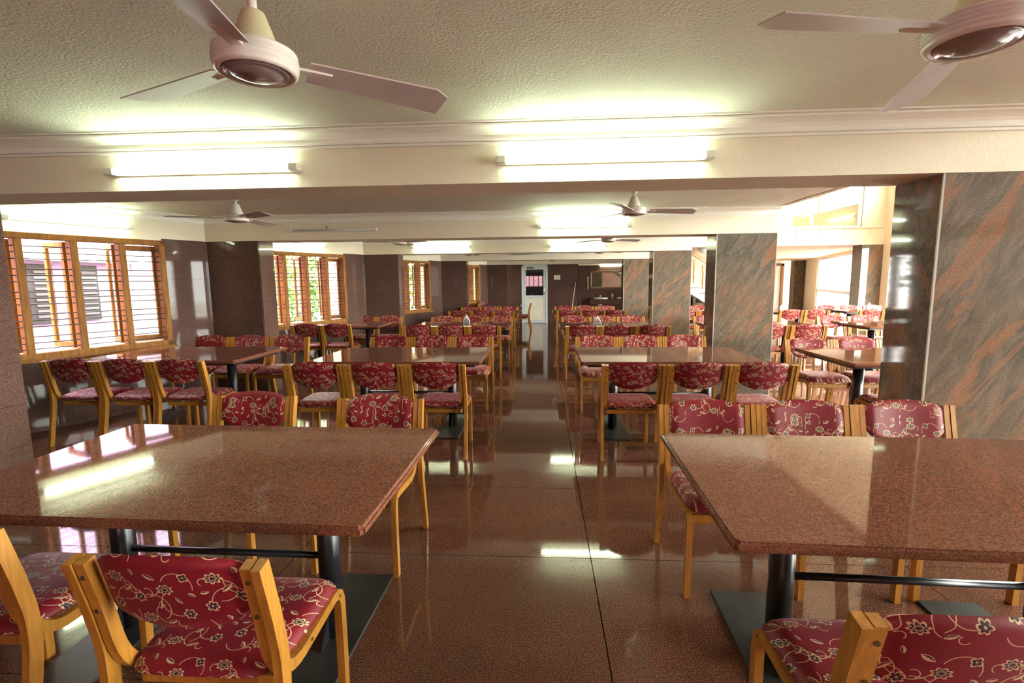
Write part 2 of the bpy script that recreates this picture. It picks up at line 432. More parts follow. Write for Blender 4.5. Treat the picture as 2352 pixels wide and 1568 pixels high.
# ------------------------------------------------------------------ left walls: slanted bays with windows, pilasters
unit_panel = MB().box(-.5, .5, -.5, .5, -.5, .5).mesh('granite_panel', M_CLAD)
def panels(parent, L0, L1, z0, z1, ncol, y=0.0, th=.02):
    """granite slabs on the parent's local x-z plane, front face at local y - th"""
    cs = [z for z in COURSES if z0 + .03 < z < z1 - .03]; cs = [z0] + cs + [z1]
    w = (L1 - L0) / ncol
    MB().box(L0, L1, y - .012, y + .001, z0, z1).build('panel_backing', M_GROUT, parent)
    for a, b in zip(cs[:-1], cs[1:]):
        for k in range(ncol):
            obj('granite_panel', unit_panel, parent, (L0 + (k + .5) * w, y - th / 2, (a + b) / 2), scale=(w - .002, th, b - a - .002))
ALPHA = math.atan(SL)
WW, WZ0, WZ1 = 1.74, .74, 1.995
NPANE = 4
def make_window(name, label, angles):
    t = thing(name, label, None, kind='structure')
    fr = MB(); f = .06
    fr.bbox(0, WW, -.05, .07, WZ1 - f, WZ1).bbox(0, WW, -.05, .07, WZ0, WZ0 + f).bbox(0, f, -.05, .07, WZ0, WZ1).bbox(WW - f, WW, -.05, .07, WZ0, WZ1)
    fr.build('window_frame', M_WINW, t)
    pw = WW / NPANE
    for k in range(1, NPANE): MB().bbox(k * pw - .032, k * pw + .032, -.045, .07, WZ0, WZ1).build('mullion', M_WINW, t)
    MB().bbox(-.03, WW + .03, -.08, .02, WZ0 - .03, WZ0 + .004).build('window_sill', M_WINW, t)
    z0 = WZ0 + .10; rod = MB().tube([(.02, 0, 0), (WW - .02, 0, 0)], .0055, 8).mesh('window_rod', M_ROD)
    for g in range(5):
        for q in range(3): obj('window_rod', rod, t, (0, -.015, z0 + g * .225 + q * .062))
    for k in range(NPANE):
        w = pw - .066; h0, h1 = WZ0 + .065, WZ1 - .065
        s = MB(); s.bbox(-w, -w + .05, -.018, .018, h0, h1).bbox(-.05, 0, -.018, .018, h0, h1).bbox(-w + .05, -.05, -.018, .018, h1 - .06, h1).bbox(-w + .05, -.05, -.018, .018, h0, h0 + .07)
        so = s.build('casement_sash', M_WINW, t); so.location = ((k + 1) * pw - .034, .085, 0); so.rotation_euler = (0, 0, -math.radians(angles[k]))
        MB().box(-w + .045, -.045, -.003, .003, h0 + .06, h1 - .05).build('pane', M_GLASS, so)
    return t
WIN_END = .52                                            # distance from far end of bay wall to window
for i, (x0, y0) in enumerate(BAYFAR):
    yn = BAYNEAR[i]; xn = x0 - SL * (y0 - yn)
    L = math.hypot(x0 - xn, y0 - yn)
    rz = PI / 2 - ALPHA
    n = ['nearest window bay on the left', 'second window bay on the left', 'third window bay on the left', 'farthest window bay on the left'][i]
    w = MB(); a, b = L - WIN_END - WW, L - WIN_END
    T = .16
    w.box(-.3, a, 0, T, -.05, ZC).box(b, L + .1, 0, T, -.05, ZC).box(a, b, 0, T, -.05, WZ0).box(a, b, 0, T, WZ1, ZC)
    wo = w.build('wall_left', M_CREAM); wo.location = (xn, yn, 0); wo.rotation_euler = (0, 0, rz)
    tag(wo, 'brown granite clad slanted wall, ' + n, kind='structure')
    panels(wo, 0, a, 0, ZB, 2); panels(wo, b, L, 0, ZB, 1); panels(wo, a, b, 0, WZ0 - .03, 3)
    wt = make_window('window_%d' % (i + 1), ['teak casement window facing the lilac house, nearest on the left', 'second teak casement window on the left, trees outside',
                     'third teak casement window on the left, trees outside', 'farthest narrow looking teak window on the left'][i], [[70, 84, 104, 6], [95, 112, 124, 8], [110, 126, 133, 10], [115, 130, 137, 10]][i])
    d = Vector((math.sin(ALPHA), math.cos(ALPHA)))
    wt.location = (xn + d.x * a, yn + d.y * a, 0); wt.rotation_euler = (0, 0, rz)
    cc = (xn + d.x * (a + b) / 2 - d.y * .03, yn + d.y * (a + b) / 2 + d.x * .03, (WZ0 + WZ1) / 2)
    portal((xn + d.x * (a + b) / 2 - d.y * .14, yn + d.y * (a + b) / 2 + d.x * .14, (WZ0 + WZ1) / 2), (PI / 2, 0, rz + PI), WW, WZ1 - WZ0)
    cornice((xn, yn), (x0, y0), 'white cornice moulding above the ' + n)
for i, y in enumerate(BEAMS):
    xr = PILR[i]; xl = [-5.6, -4.36, -3.52, -2.68, -1.82][i]
    p = MB().box(xl - .05, xr - .012, y + .02, y + BD - .004, -.02, ZB - .001).build('pilaster', M_GROUT)
    MB().box(xl - .75, xl - .05, y + .02, y + BD, -.02, ZC).build('outer_return', M_HALL, p)
    tag(p, 'granite clad pilaster on the left wall, %s from the camera' % ['first', 'second', 'third', 'fourth', 'fifth'][i], kind='structure')
    panels(p, xl, xr, 0, ZB, 2 if i == 0 else 1, y + .02)
    for a, b in zip(COURSES[:-1], COURSES[1:]):
        obj('granite_panel', unit_panel, p, (xr - .01, y + .02 + (BD - .02) / 2, (a + b) / 2), scale=(.02, BD - .024, b - a - .002))
# near bay behind the frame: plain clad wall and the rear wall
w = MB().box(-5.75, -5.6, YREAR, 3.2, -.05, ZC).build('wall_left', M_CLAD); tag(w, 'brown granite wall left of the camera', kind='structure')
w = MB()
w.box(-5.7, -1.3, YREAR - .15, YREAR, -.05, ZC).box(.1, 9.0, YREAR - .15, YREAR, -.05, ZC).box(-1.3, .1, YREAR - .15, YREAR, -.05, 1.0).box(-1.3, .1, YREAR - .15, YREAR, 1.9, ZC)
w.box(PX1, 9.0, YREAR - .15, YREAR, ZC, 4.2)
wr = w.build('wall_rear', M_CLAD); tag(wr, 'brown granite rear wall behind the camera', kind='structure')
wt = thing('window_5', 'teak window in the rear wall behind the camera', None, (-1.3, YREAR - .07, 0), 0, kind='structure')
fr = MB().bbox(0, 1.4, -.05, .05, 1.84, 1.9).bbox(0, 1.4, -.05, .05, 1.0, 1.06).bbox(0, .06, -.05, .05, 1, 1.9).bbox(1.34, 1.4, -.05, .05, 1, 1.9); fr.build('window_frame', M_WINW, wt)
for k in range(1, 4): MB().bbox(k * .35 - .03, k * .35 + .03, -.04, .04, 1, 1.9).build('mullion', M_WINW, wt)
portal((-.6, YREAR - .14, 1.45), (PI / 2, 0, 0), 1.4, .9)

# ------------------------------------------------------------------ back wall, door, washing corner
wb = MB().box(-2.6, 1.25, YBACK, YBACK + .15, -.05, ZC).box(1.25, 4.2, 18.3, 18.45, -.05, ZC).box(1.10, 1.25, YBACK + .15, 18.3, -.05, ZC).build('wall_back', M_CREAM)
tag(wb, 'dark brown granite clad back wall behind the white door', kind='structure')
DX0, DX1, DH = -.70, .20, 2.0
panels(wb, -1.2, DX0 - .0, 0, ZB + .02, 1, YBACK); panels(wb, DX1, 1.25, 0, ZB + .02, 1, YBACK)
panels(wb, 1.27, 3.3, 0, ZB, 2, 18.3)
side = thing('wall_right', 'short granite return wall beside the wash corner', None, (1.25, YBACK, 0), PI / 2, kind='structure')
panels(side, 0, 1.2, 0, ZB, 1, 0)
door = thing('door_1', 'white aluminium door in back wall, upper glass coloured as the dark room beyond', None, (DX0, YBACK - .03, 0), 0, kind='structure')
dw = DX1 - DX0
MB().bbox(0, .06, -.03, .05, 0, DH + .02).bbox(dw - .06, dw, -.03, .05, 0, DH + .02).bbox(0, dw, -.03, .05, DH - .04, DH + .04).build('door_frame', M_ALU, door)
leafd = MB().bbox(.065, .145, -.02, .02, .01, DH - .05).bbox(dw - .145, dw - .065, -.02, .02, .01, DH - .05).bbox(.145, dw - .145, -.02, .02, .87, .97).bbox(.145, dw - .145, -.02, .02, DH - .14, DH - .05).bbox(.145, dw - .145, -.02, .02, .01, .13).build('door_leaf', M_ALU, door)
MB().box(.14, dw - .14, -.006, .006, .96, DH - .13).build('glass_pane', M_DGLASS, leafd)
MB().bbox(.14, dw - .14, -.012, .012, .12, .88).build('lower_panel', M_DOORP, leafd)
MB().tube([(dw - .105, -.055, 1.0), (dw - .105, -.055, 1.28)], .011).box(dw - .115, dw - .095, -.055, -.01, 1.01, 1.03).box(dw - .115, dw - .095, -.055, -.01, 1.25, 1.27).build('door_handle', M_CHROME, leafd)
MB().bbox(.18, .42, -.07, -.02, DH - .10, DH - .055).build('door_closer', M_BLACK, leafd)
pl = MB().bbox(.42, .645, YBACK - .032, YBACK - .02, 1.51, 1.66).build('notice_plaque', M_SIGN); tag(pl, 'small pale notice plaque on the dark back wall', 'plaque')
for k, (xa, xb, lab) in enumerate([(1.17, .98, 'thin grey broom leaning left beside the wash corner'), (1.22, 1.40, 'dark thin stick leaning right beside the wash corner')]):
    br = thing('broom', lab, 'broom', (xa, YBACK - .12, 0))
    MB().tube([((xb - xa), -.25, .12), (0, .06, 1.42)], .012).build('broom_stick', M_STICK if k == 0 else M_BLACK, br)
    MB().bbox(xb - xa - .06, xb - xa + .06, -.29, -.21, 0, .14, .01).build('broom_head', M_BRISTLE, br)
mir = thing('wall_mirror', 'brown framed wide mirror above the wash basins', 'mirror', (1.78, 18.25, 0))
MB().bbox(0, 1.25, -.0, .03, 1.17, 1.235).bbox(0, 1.25, 0, .03, 1.76, 1.825).bbox(0, .06, 0, .03, 1.17, 1.825).bbox(1.19, 1.25, 0, .03, 1.17, 1.825).build('mirror_frame', M_FRAMEB, mir)
MB().box(.05, 1.2, .012, .02, 1.22, 1.78).build('mirror_glass', M_MIRROR, mir)
rl = thing('towel_rail', 'short upright metal rail left of the mirror', 'rail', (1.70, 18.21, 0))
MB().tube([(0, 0, 1.14), (0, 0, 1.60)], .014).build('rail_bar', M_STICK, rl); MB().box(-.02, .02, 0, .07, 1.57, 1.61).build('rail_bracket', M_CHROME, rl)
ct = thing('wash_counter', 'dark stone wash counter on pale turned legs', 'counter', (1.72, 17.82, 0))
MB().bbox(0, 1.5, -.25, .45, .755, .80).build('countertop', M_CLAD, ct); MB().bbox(0, 1.5, -.24, -.20, .62, .755).build('apron', M_CLAD, ct)
for x in (.38, 1.22): MB().lathe([(.05, 0), (.05, .02), (.02, .05), (.02, .45), (.035, .55), (.10, .62), (.10, .63)], 14, (x, -.05, 0)).build('leg', M_PORC, ct)
for k, x in enumerate((2.12, 2.98)):
    ws = thing('wash_basin', ['left white porcelain wash basin under the mirror', 'right white porcelain wash basin partly behind the pillar'][k], 'basin', (x, 17.80, .80), group='wash basins')
    MB().lathe([(.12, -.02), (.24, 0.0), (.27, .035), (.265, .045), (.22, .03), (.12, -.005), (0, -.012)], 26).build('bowl', M_PORC, ws)
    MB().lathe([(.022, .02), (.018, .13), (.012, .14)], 12, (0, .2, 0)).tube([(0, .2, .13), (0, .08, .12), (0, .06, .09)], .012, 8).build('tap', M_CHROME, ws)
sd = MB().lathe([(.035, 0), (.035, .14), (.02, .16), (.012, .2)], 14, (2.56, 17.98, .801)).build('soap_dispenser', M_TILEC); tag(sd, 'small soap dispenser on the wash counter', 'dispenser')

# ------------------------------------------------------------------ right pillars
for i, y in enumerate(BEAMS[:4]):
    p = thing('granite_pillar', '%s veined granite pillar right of the aisle' % ['nearest wide', 'second', 'third', 'fourth and farthest'][i], None, (PX0, y, 0), 0, kind='structure')
    MB().box(.02, PX1 - PX0 - .02, .02, BD - .02, 0, ZB).build('pillar_core', M_CREAM, p)
    MB().box(.006, PX1 - PX0 - .006, 0, .019, 0, ZB - .002).build('front_slab', M_PILLAR, p)
    MB().box(0, .019, .006, BD - .006, 0, ZB - .006).build('side_slab', M_PILLAR, p)
    MB().box(PX1 - PX0 - .019, PX1 - PX0, .006, BD - .006, 0, ZB - .002).build('side_slab', M_PILLAR, p)
    MB().box(.006, PX1 - PX0 - .006, BD - .019, BD, 0, ZB - .002).build('back_slab', M_PILLAR, p)
    for ex in (.004, PX1 - PX0 - .004): MB().box(ex - .005, ex + .005, -.002, .008, 0, ZB - .002).build('edge_strip', M_EDGE, p)

# ------------------------------------------------------------------ right hall shell
ZH = 4.15; XR = 8.94; YS = 13.5
f = MB().box(PX1 - .02, PX1 + .08, YREAR, YS, ZC - .0, ZH).build('wall_fascia', M_HALL); tag(f, 'cream fascia above the pillars facing the tall hall', kind='structure')
hc = MB().box(PX1, XR + .2, YREAR, YS + .2, ZH, ZH + .12).build('ceiling', M_HALL); tag(hc, 'high cream ceiling of the bright hall', kind='structure')
# right wall with tall windows
w = MB(); wins = [(-2.8, 1.2), (1.5, 4.8), (5.1, 8.8), (9.1, 12.95)]
ys = [YREAR] + [q for a in wins for q in a] + [YS + .1]
for a, b in zip(ys[0::2], ys[1::2]): w.box(XR, XR + .2, a, b, 0, ZH)
for a, b in wins: w.box(XR, XR + .2, a, b, 2.33, 3.5 if a > 9 else 2.6).box(XR, XR + .2, a, b, 4.08, ZH).box(XR, XR + .2, a, b, 0, .12)
wr = w.build('wall_right', M_HALL); tag(wr, 'cream right wall of the hall with tall windows', kind='structure')
n = 6
for a, b in wins:
    for z0, z1 in ((.12, 2.33), (3.5 if a > 9 else 2.6, 4.08)):
        t = thing('window_%d' % n, 'bright framed hall window, %s row, %s from the camera' % ('lower' if z0 < 1 else 'clerestory', ['first', 'second', 'third', 'fourth'][[q[0] for q in wins].index(a)]), None, (XR + .05, a, 0), PI / 2, kind='structure'); n += 1
        W = b - a
        fr = MB().bbox(0, W, -.03, .03, z0, z0 + .05).bbox(0, W, -.03, .03, z1 - .05, z1).bbox(0, .05, -.03, .03, z0, z1).bbox(W - .05, W, -.03, .03, z0, z1); fr.build('window_frame', M_ALU, t)
        for k in (1, 2): MB().bbox(W * k / 3 - .025, W * k / 3 + .025, -.03, .03, z0, z1).build('mullion', M_ALU, t)
        MB().box(.04, W - .04, -.004, .004, z0 + .04, z1 - .04).build('pane', M_GLASS, t)
        portal((XR + .16, (a + b) / 2, (z0 + z1) / 2), (PI / 2, 0, PI / 2), W, z1 - z0)
# mezzanine slab beam with grooves, glass front above
sb = MB().box(PX1, XR, YS, YS + .3, 2.33, 2.79).build('ceiling_beam', M_HALL); tag(sb, 'bright cream mezzanine edge beam across the hall', kind='structure')
for k in range(9): MB().box(3.6 + k * .62, 3.625 + k * .62, YS - .012, YS + .01, 2.58, 2.76).build('groove_strip', M_CREAM, sb)
MB().bbox(PX1, XR - .05, YS - .04, YS + .02, 2.76, 2.80).build('ledge', M_HALL, sb)
_q = [(3.0, YS + .3), (9.0, YS + .3), (13.2, 25.6), (3.0, 25.6)]
ms = MB().add([(x, y, z) for z in (2.33, 2.5) for x, y in _q], [(0, 1, 2, 3), (7, 6, 5, 4), (0, 4, 5, 1), (1, 5, 6, 2), (2, 6, 7, 3), (3, 7, 4, 0)]).build('ceiling', M_HALL); tag(ms, 'low white ceiling under the mezzanine', kind='structure')
# upper glazed room; right wall stands in for the reflection in its glass
w = MB().box(8.36, XR, YS, YS + .2, 2.79, ZH).build('wall_front', M_HALL); tag(w, 'cream wall right of the mezzanine glass', kind='structure')
w = MB().box(8.36, 8.5, YS + .2, 22, 2.5, 3.52)
for q in (15.55, 15.75, 18.2): w.box(8.36, 8.5, q, q + .08, 3.52, ZH)
w = w.build('wall_right', M_BEIGE); tag(w, 'beige wall behind the mezzanine glass standing in for its reflection', kind='structure')
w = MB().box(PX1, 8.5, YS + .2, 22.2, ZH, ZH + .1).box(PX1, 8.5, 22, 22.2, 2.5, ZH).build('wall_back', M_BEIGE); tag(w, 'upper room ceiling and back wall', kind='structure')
gz = thing('glass_partition', 'tall glazed partition standing on the mezzanine edge beam', 'partition', (PX1, YS + .06, 0))
for x in (3.4, 5.0, 6.60, 7.11, 8.33): MB().bbox(x - PX1 - .025, x - PX1 + .025, -.03, .03, 2.80, ZH).build('partition_post', M_ALU, gz)
MB().bbox(.1, 8.36 - PX1, -.03, .03, 2.795, 2.83).build('bottom_rail', M_ALU, gz)
for a, b in ((3.4, 5.0), (5.0, 6.6), (6.6, 7.11), (7.11, 8.33)): MB().box(a - PX1 + .025, b - PX1 - .025, -.004, .004, 2.83, ZH).build('pane', M_GLASS, gz)
portal((8.6, 18, 3.83), (PI / 2, 0, PI / 2), 8, .6)
# hall pilasters and slanted window wall under the mezzanine
def hall_pil(x0, x1, y, lab):
    p = thing('granite_pillar', lab, None, (x0, y, 0), 0, kind='structure')
    MB().box(.02, x1 - x0, .02, .4, 0, 2.33).build('pillar_core', M_CREAM, p)
    MB().box(0, x1 - x0, 0, .02, 0, 2.33).build('front_slab', M_PILLAR, p); MB().box(0, .02, .02, .4, 0, 2.33).build('side_slab', M_PILLAR, p)
hall_pil(8.41, XR + .1, YS, 'bright granite pilaster at the hall side window'); hall_pil(12.25, 12.95, 24.6, 'far pale granite pilaster beside the hall doorway')
A = Vector((8.95, 13.9)); B = Vector((12.75, 24.6)); d = (B - A); LL = d.length; rz = math.atan2(d.y, d.x)
w = MB().box(-.1, 1.2, -.15, 0, 0, 2.4).box(8.2, LL, -.15, 0, 0, 2.4).box(1.2, 8.2, -.15, 0, 2.28, 2.4).build('wall_right', M_HALL)
w.location = (A.x, A.y, 0); w.rotation_euler = (0, 0, rz); tag(w, 'slanted hall wall with the large bright window', kind='structure')
t = thing('window_%d' % n, 'large blown out hall window beyond the red chairs', None, (A.x, A.y, 0), rz, kind='structure'); n += 1
MB().bbox(1.2, 8.2, -.1, -.04, 2.2, 2.28).bbox(1.2, 8.2, -.1, -.02, .93, 1.03).bbox(1.2, 1.3, -.1, -.04, 0, 2.28).bbox(8.1, 8.2, -.1, -.04, 0, 2.28).build('window_frame', M_ALU, t)
for k in (3.0, 5.2): MB().bbox(k, k + .05, -.1, -.04, 1.0, 2.25).build('mullion', M_ALU, t)
MB().box(1.25, 8.15, -.075, -.068, .02, 2.25).build('pane', M_GLASS, t)
mid = A + d.normalized() * 4.7; portal((mid.x + .1, mid.y, 1.14), (PI / 2, 0, rz), 7, 2.2)
w = MB().box(3.3, 13.0, 25.4, 25.6, 0, 2.4).box(3.15, 3.3, 18.3, 25.6, 0, 2.4).build('wall_back', M_HALL); tag(w, 'far white back wall of the hall', kind='structure')
dd = thing('door_2', 'brown framed doorway at the far end of the hall', None, (11.2, 25.35, 0), 0, kind='structure')
MB().bbox(.75, .9, -.05, .05, 0, 2.2).bbox(0, .12, -.05, .05, 0, 2.2).bbox(0, .9, -.05, .05, 2.1, 2.22).build('door_frame', M_FRAMEB, dd); MB().bbox(.12, .75, -.02, .02, 0, 2.1).build('door_leaf', M_PORC, dd)
cv = thing('security_camera', 'small white dome security camera on the hall wall', 'camera', (10.55, 24.6, 2.05))
MB().lathe([(.07, .1), (.09, .05), (.09, 0)], 16).build('housing', M_PORC, cv); MB().lathe([(.05, 0), (.035, -.04), (0, -.05)], 14).build('lens_dome', M_BLACK, cv); MB().box(-.03, .03, -.03, .03, .1, .28).build('mount', M_PORC, cv)

# ------------------------------------------------------------------ staircase
st = thing('staircase', 'cream staircase with turned wooden balusters seen between pillars', 'staircase', (0, 14.5, 0))
RISE, RUN = .165, .262
x_, z_ = 4.56, 1.245                                     # tread ending at x_, top z_
ntop = 6; tops = []
for k in range(-7, 7):
    xe = x_ - k * RUN; zt = z_ + k * RISE
    if zt < .05: continue
    MB().box(xe - RUN, xe, 0, 1.15, max(0, zt - RISE * 1.0), zt - .03).build('riser_block', M_HALL, st)
    MB().bbox(xe - RUN - .01, xe + .02, -.02, 1.15, zt - .03, zt).build('tread', M_CLAD, st)
    if zt < 2.3: tops.append((xe - RUN * .5, zt))
sx0, sx1 = x_ - 7 * RUN, x_ + 7 * RUN
def sl(x): return z_ - (x - x_) / RUN * RISE
st_m = MB(); vs = []
for x in (sx0, sx1): vs += [(x, -.015, sl(x) + .0), (x, -.015, sl(x) - .34), (x, .02, sl(x) - .34), (x, .02, sl(x))]
st_m.add(vs, [(0, 1, 5, 4), (1, 2, 6, 5), (2, 3, 7, 6), (3, 0, 4, 7), (3, 2, 1, 0), (4, 5, 6, 7)]).build('stringer', M_HALL, st)
hr = MB(); vs = []
for x in (sx0, sx1): vs += [(x, .04, sl(x) + .90), (x, .04, sl(x) + .80), (x, .13, sl(x) + .80), (x, .13, sl(x) + .90)]
hr.add(vs, [(0, 1, 5, 4), (1, 2, 6, 5), (2, 3, 7, 6), (3, 0, 4, 7), (3, 2, 1, 0), (4, 5, 6, 7)]).build('handrail', M_STAIR, st)
bal = MB().box(-.03, .03, -.03, .03, 0, .07).lathe([(.028, .07), (.018, .1), (.030, .14), (.018, .18), (.026, .26), (.030, .34), (.020, .42), (.030, .47), (.018, .52), (.028, .58)], 12).box(-.03, .03, -.03, .03, .58, .80).mesh('baluster', M_STAIR)
for x, z in tops: obj('baluster', bal, st, (x, .085, z))
w = MB().box(3.3, 6.6, 15.8, 15.95, 0, 2.4).build('wall_back', M_HALL); tag(w, 'warm cream wall behind the staircase', kind='structure')
bx = MB().bbox(4.1, 4.62, 15.2, 15.75, .55, 1.0, .01).box(4.15, 4.57, 15.25, 15.7, 0, .55).build('dark_cabinet', M_DARKBOX); tag(bx, 'dark cabinet under the staircase', 'cabinet')
dl = thing('ceiling_lamp', 'small round dome lamp on the soffit near the stairs', 'lamp', (4.52, 14.1, 2.33))
MB().lathe([(.16, 0), (.16, -.03), (.15, -.035)], 20).build('lamp_base', M_ALU, dl); MB().lathe([(.14, -.03), (.12, -.08), (.06, -.12), (0, -.13)], 20).build('lamp_dome', M_PORC, dl)

# ------------------------------------------------------------------ tube lights
def tube_light(p0, p1, label, lit, group='tube lights on the beams'):
    a = Vector(p0); b = Vector(p1); L = (b - a).length; d = (b - a).normalized()
    t = thing('tube_light', label, 'light', a, math.atan2(d.y, d.x), group)
    # local x along tube, local -y away from wall
    MB().bbox(.02, L - .02, -.018, 0, -.022, .012).build('batten', M_CAP, t)
    MB().tube([(.05, -.036, 0), (L - .05, -.036, 0)], .0135, 12).build('glass_tube', M_TUBE if lit else M_DEAD, t)
    for x in (0, L - .055): MB().bbox(x, x + .055, -.052, -.002, -.02, .02).build('tube_holder', M_CAP, t)
    MB().tube([(L * .42, -.01, .012), (L * .425, -.016, .035), (L * .43, -.01, .05)], .005, 6).build('wire', M_CAP if lit else M_BLACK, t)
    return t
def on_beam(i, x0, x1, z, label, lit): return tube_light((x0, BEAMS[i] - .001, z), (x1, BEAMS[i] - .001, z), label, lit)
on_beam(0, -2.52, -1.37, 2.125, 'lit tube light on the nearest beam, left one', True)
on_beam(0, -.25, .93, 2.135, 'lit tube light on the nearest beam, right one', True)
on_beam(1, -3.22, -2.07, 2.14, 'unlit dusty tube light on the second beam', False)
on_beam(1, -.06, 1.10, 2.14, 'lit tube light on the second beam', True)
on_beam(2, -2.55, -1.36, 2.15, 'lit tube light on the third beam, left one', True)
on_beam(2, .13, 1.26, 2.13, 'lit tube light on the third beam, right one', True)
on_beam(3, -.84, .34, 2.165, 'unlit tube light on the fourth beam', False)
def on_wall(i, ya, yb, z, label):
    x0, y0 = BAYFAR[i]; e = .004
    return tube_light((x0 - SL * (y0 - ya) + e, ya - e * SL, z), (x0 - SL * (y0 - yb) + e, yb - e * SL, z), label, True, 'tube lights on the slanted wall')
on_wall(0, 4.42, 5.42, 2.13, 'lit tube light above the nearest teak window')
on_wall(1, 7.65, 8.70, 2.13, 'lit tube light above the second teak window')
tube_light((2.1, 18.28, 1.99), (2.98, 18.28, 1.99), 'lit tube light above the wash corner mirror', True)
tube_light((8.355, 15.05, 3.10), (8.355, 13.8, 3.10), 'lit tube light in the upper room behind glass', True)

# ------------------------------------------------------------------ ceiling fans
def make_fan(name, drop, near):
    t = thing(name, 'fan', 'fan')
    zb = -drop
    MB().lathe([(.055, 0), (.06, -.012), (.045, -.05), (.022, -.075), (.018, -.08)], 22).build('canopy', M_FANY if near else M_CAP, t)
    MB().lathe([(.012, -.07), (.012, zb + .14)], 12).build('down_rod', M_FANW, t)
    MB().lathe([(.022, zb + .16), (.03, zb + .155), (.05, zb + .10), (.062, zb + .06), (.066, zb + .05)], 24).build('bell_cover', M_FANY if near else M_CAP, t)
    mt = MB().lathe([(.05, zb + .066), (.090, zb + .062), (.104, zb + .056), (.108, zb + .050), (.1015, zb + .0475), (.1015, zb + .0455), (.109, zb + .043), (.109, zb + .039), (.1025, zb + .0365), (.1025, zb + .0345), (.110, zb + .032), (.110, zb + .028), (.1035, zb + .0255), (.1035, zb + .0235), (.110, zb + .021), (.110, zb + .016), (.103, zb + .0135), (.103, zb + .0115), (.108, zb + .009), (.106, zb + .002), (.098, zb - .003), (.092, zb - .002), (.086, zb + .003)], 32).build('motor', M_FANW, t)
    MB().lathe([(.088, zb + .003), (.082, zb - .004), (.070, zb - .002), (.064, zb - .007), (.040, zb - .013), (0, zb - .016)], 28).build('motor_cap', M_FANC, mt)
    for k in range(3):
        b = MB(); vs = []; N = 9
        for i in range(N + 1):
            q = i / N; x = .135 + q * .43
            w0 = -.045 - .012 * q; w1 = .045 + .028 * q
            if i == N: w0 += .03
            tilt = .22
            for y in (w0, w1):
                for dz in (-.002, .002): vs.append((x, y, zb + .03 - y * tilt + dz - .004 * q))
        fs = []
        for i in range(N):
            a = i * 4; c = a + 4
            fs += [(a, a + 2, c + 2, c), (a + 1, c + 1, c + 3, a + 3), (a, c, c + 1, a + 1), (a + 2, a + 3, c + 3, c + 2)]
        fs += [(0, 1, 3, 2), (N * 4, N * 4 + 2, N * 4 + 3, N * 4 + 1)]
        b.add(vs, fs); bo = b.build('blade', M_FANB, t); bo.rotation_euler = (0, 0, 2 * PI * k / 3)
        ar = MB().bbox(.095, .20, -.018, .018, zb + .026, zb + .034, .002); ao = ar.build('blade_arm', M_FANW, bo)
    return t
FANS = [(-.785, 1.38, 36, 1, 'ceiling fan with cream ribbed hub, front left near the camera'), (1.085, 1.365, 190, 1, 'ceiling fan with cream hub, front right near the camera'),
        (-2.90, 4.57, 205, 0, 'ceiling fan in the second bay, left one'), (.84, 4.60, 3, 0, 'ceiling fan in the second bay, right one'),
        (-2.22, 7.62, 205, 0, 'ceiling fan in the third bay, left one'), (1.03, 7.72, 22, 0, 'ceiling fan in the third bay, right one'),
        (-1.62, 10.95, 195, 0, 'ceiling fan in the fourth bay, left one'), (1.27, 10.9, 20, 0, 'ceiling fan in the fourth bay, right one'),
        (.32, 14.6, 5, 0, 'ceiling fan in the farthest bay before the white door')]
protos = {}
for x, y, a, near, lab in FANS:
    if near not in protos: t = protos[near] = make_fan('ceiling_fan', .28 if near else .265, near)
    else: t = copy_tree(protos[near])
    t.location = (x, y, ZC); t.rotation_euler = (0, 0, math.radians(a)); t['label'] = lab; t['group'] = 'ceiling fans of the dining room'
hp = None
for x, y, a, lab in ((4.7, 4.6, 40, 'long rod ceiling fan in the tall hall, near one'), (6.4, 7.4, 75, 'long rod ceiling fan in the tall hall, middle one'), (4.9, 10.2, 10, 'long rod ceiling fan in the tall hall, far one')):
    hp = make_fan('ceiling_fan', .95, 0) if hp is None else copy_tree(hp)
    hp.location = (x, y, ZH); hp.rotation_euler = (0, 0, math.radians(a)); hp['label'] = lab; hp['group'] = 'ceiling fans of the tall hall'

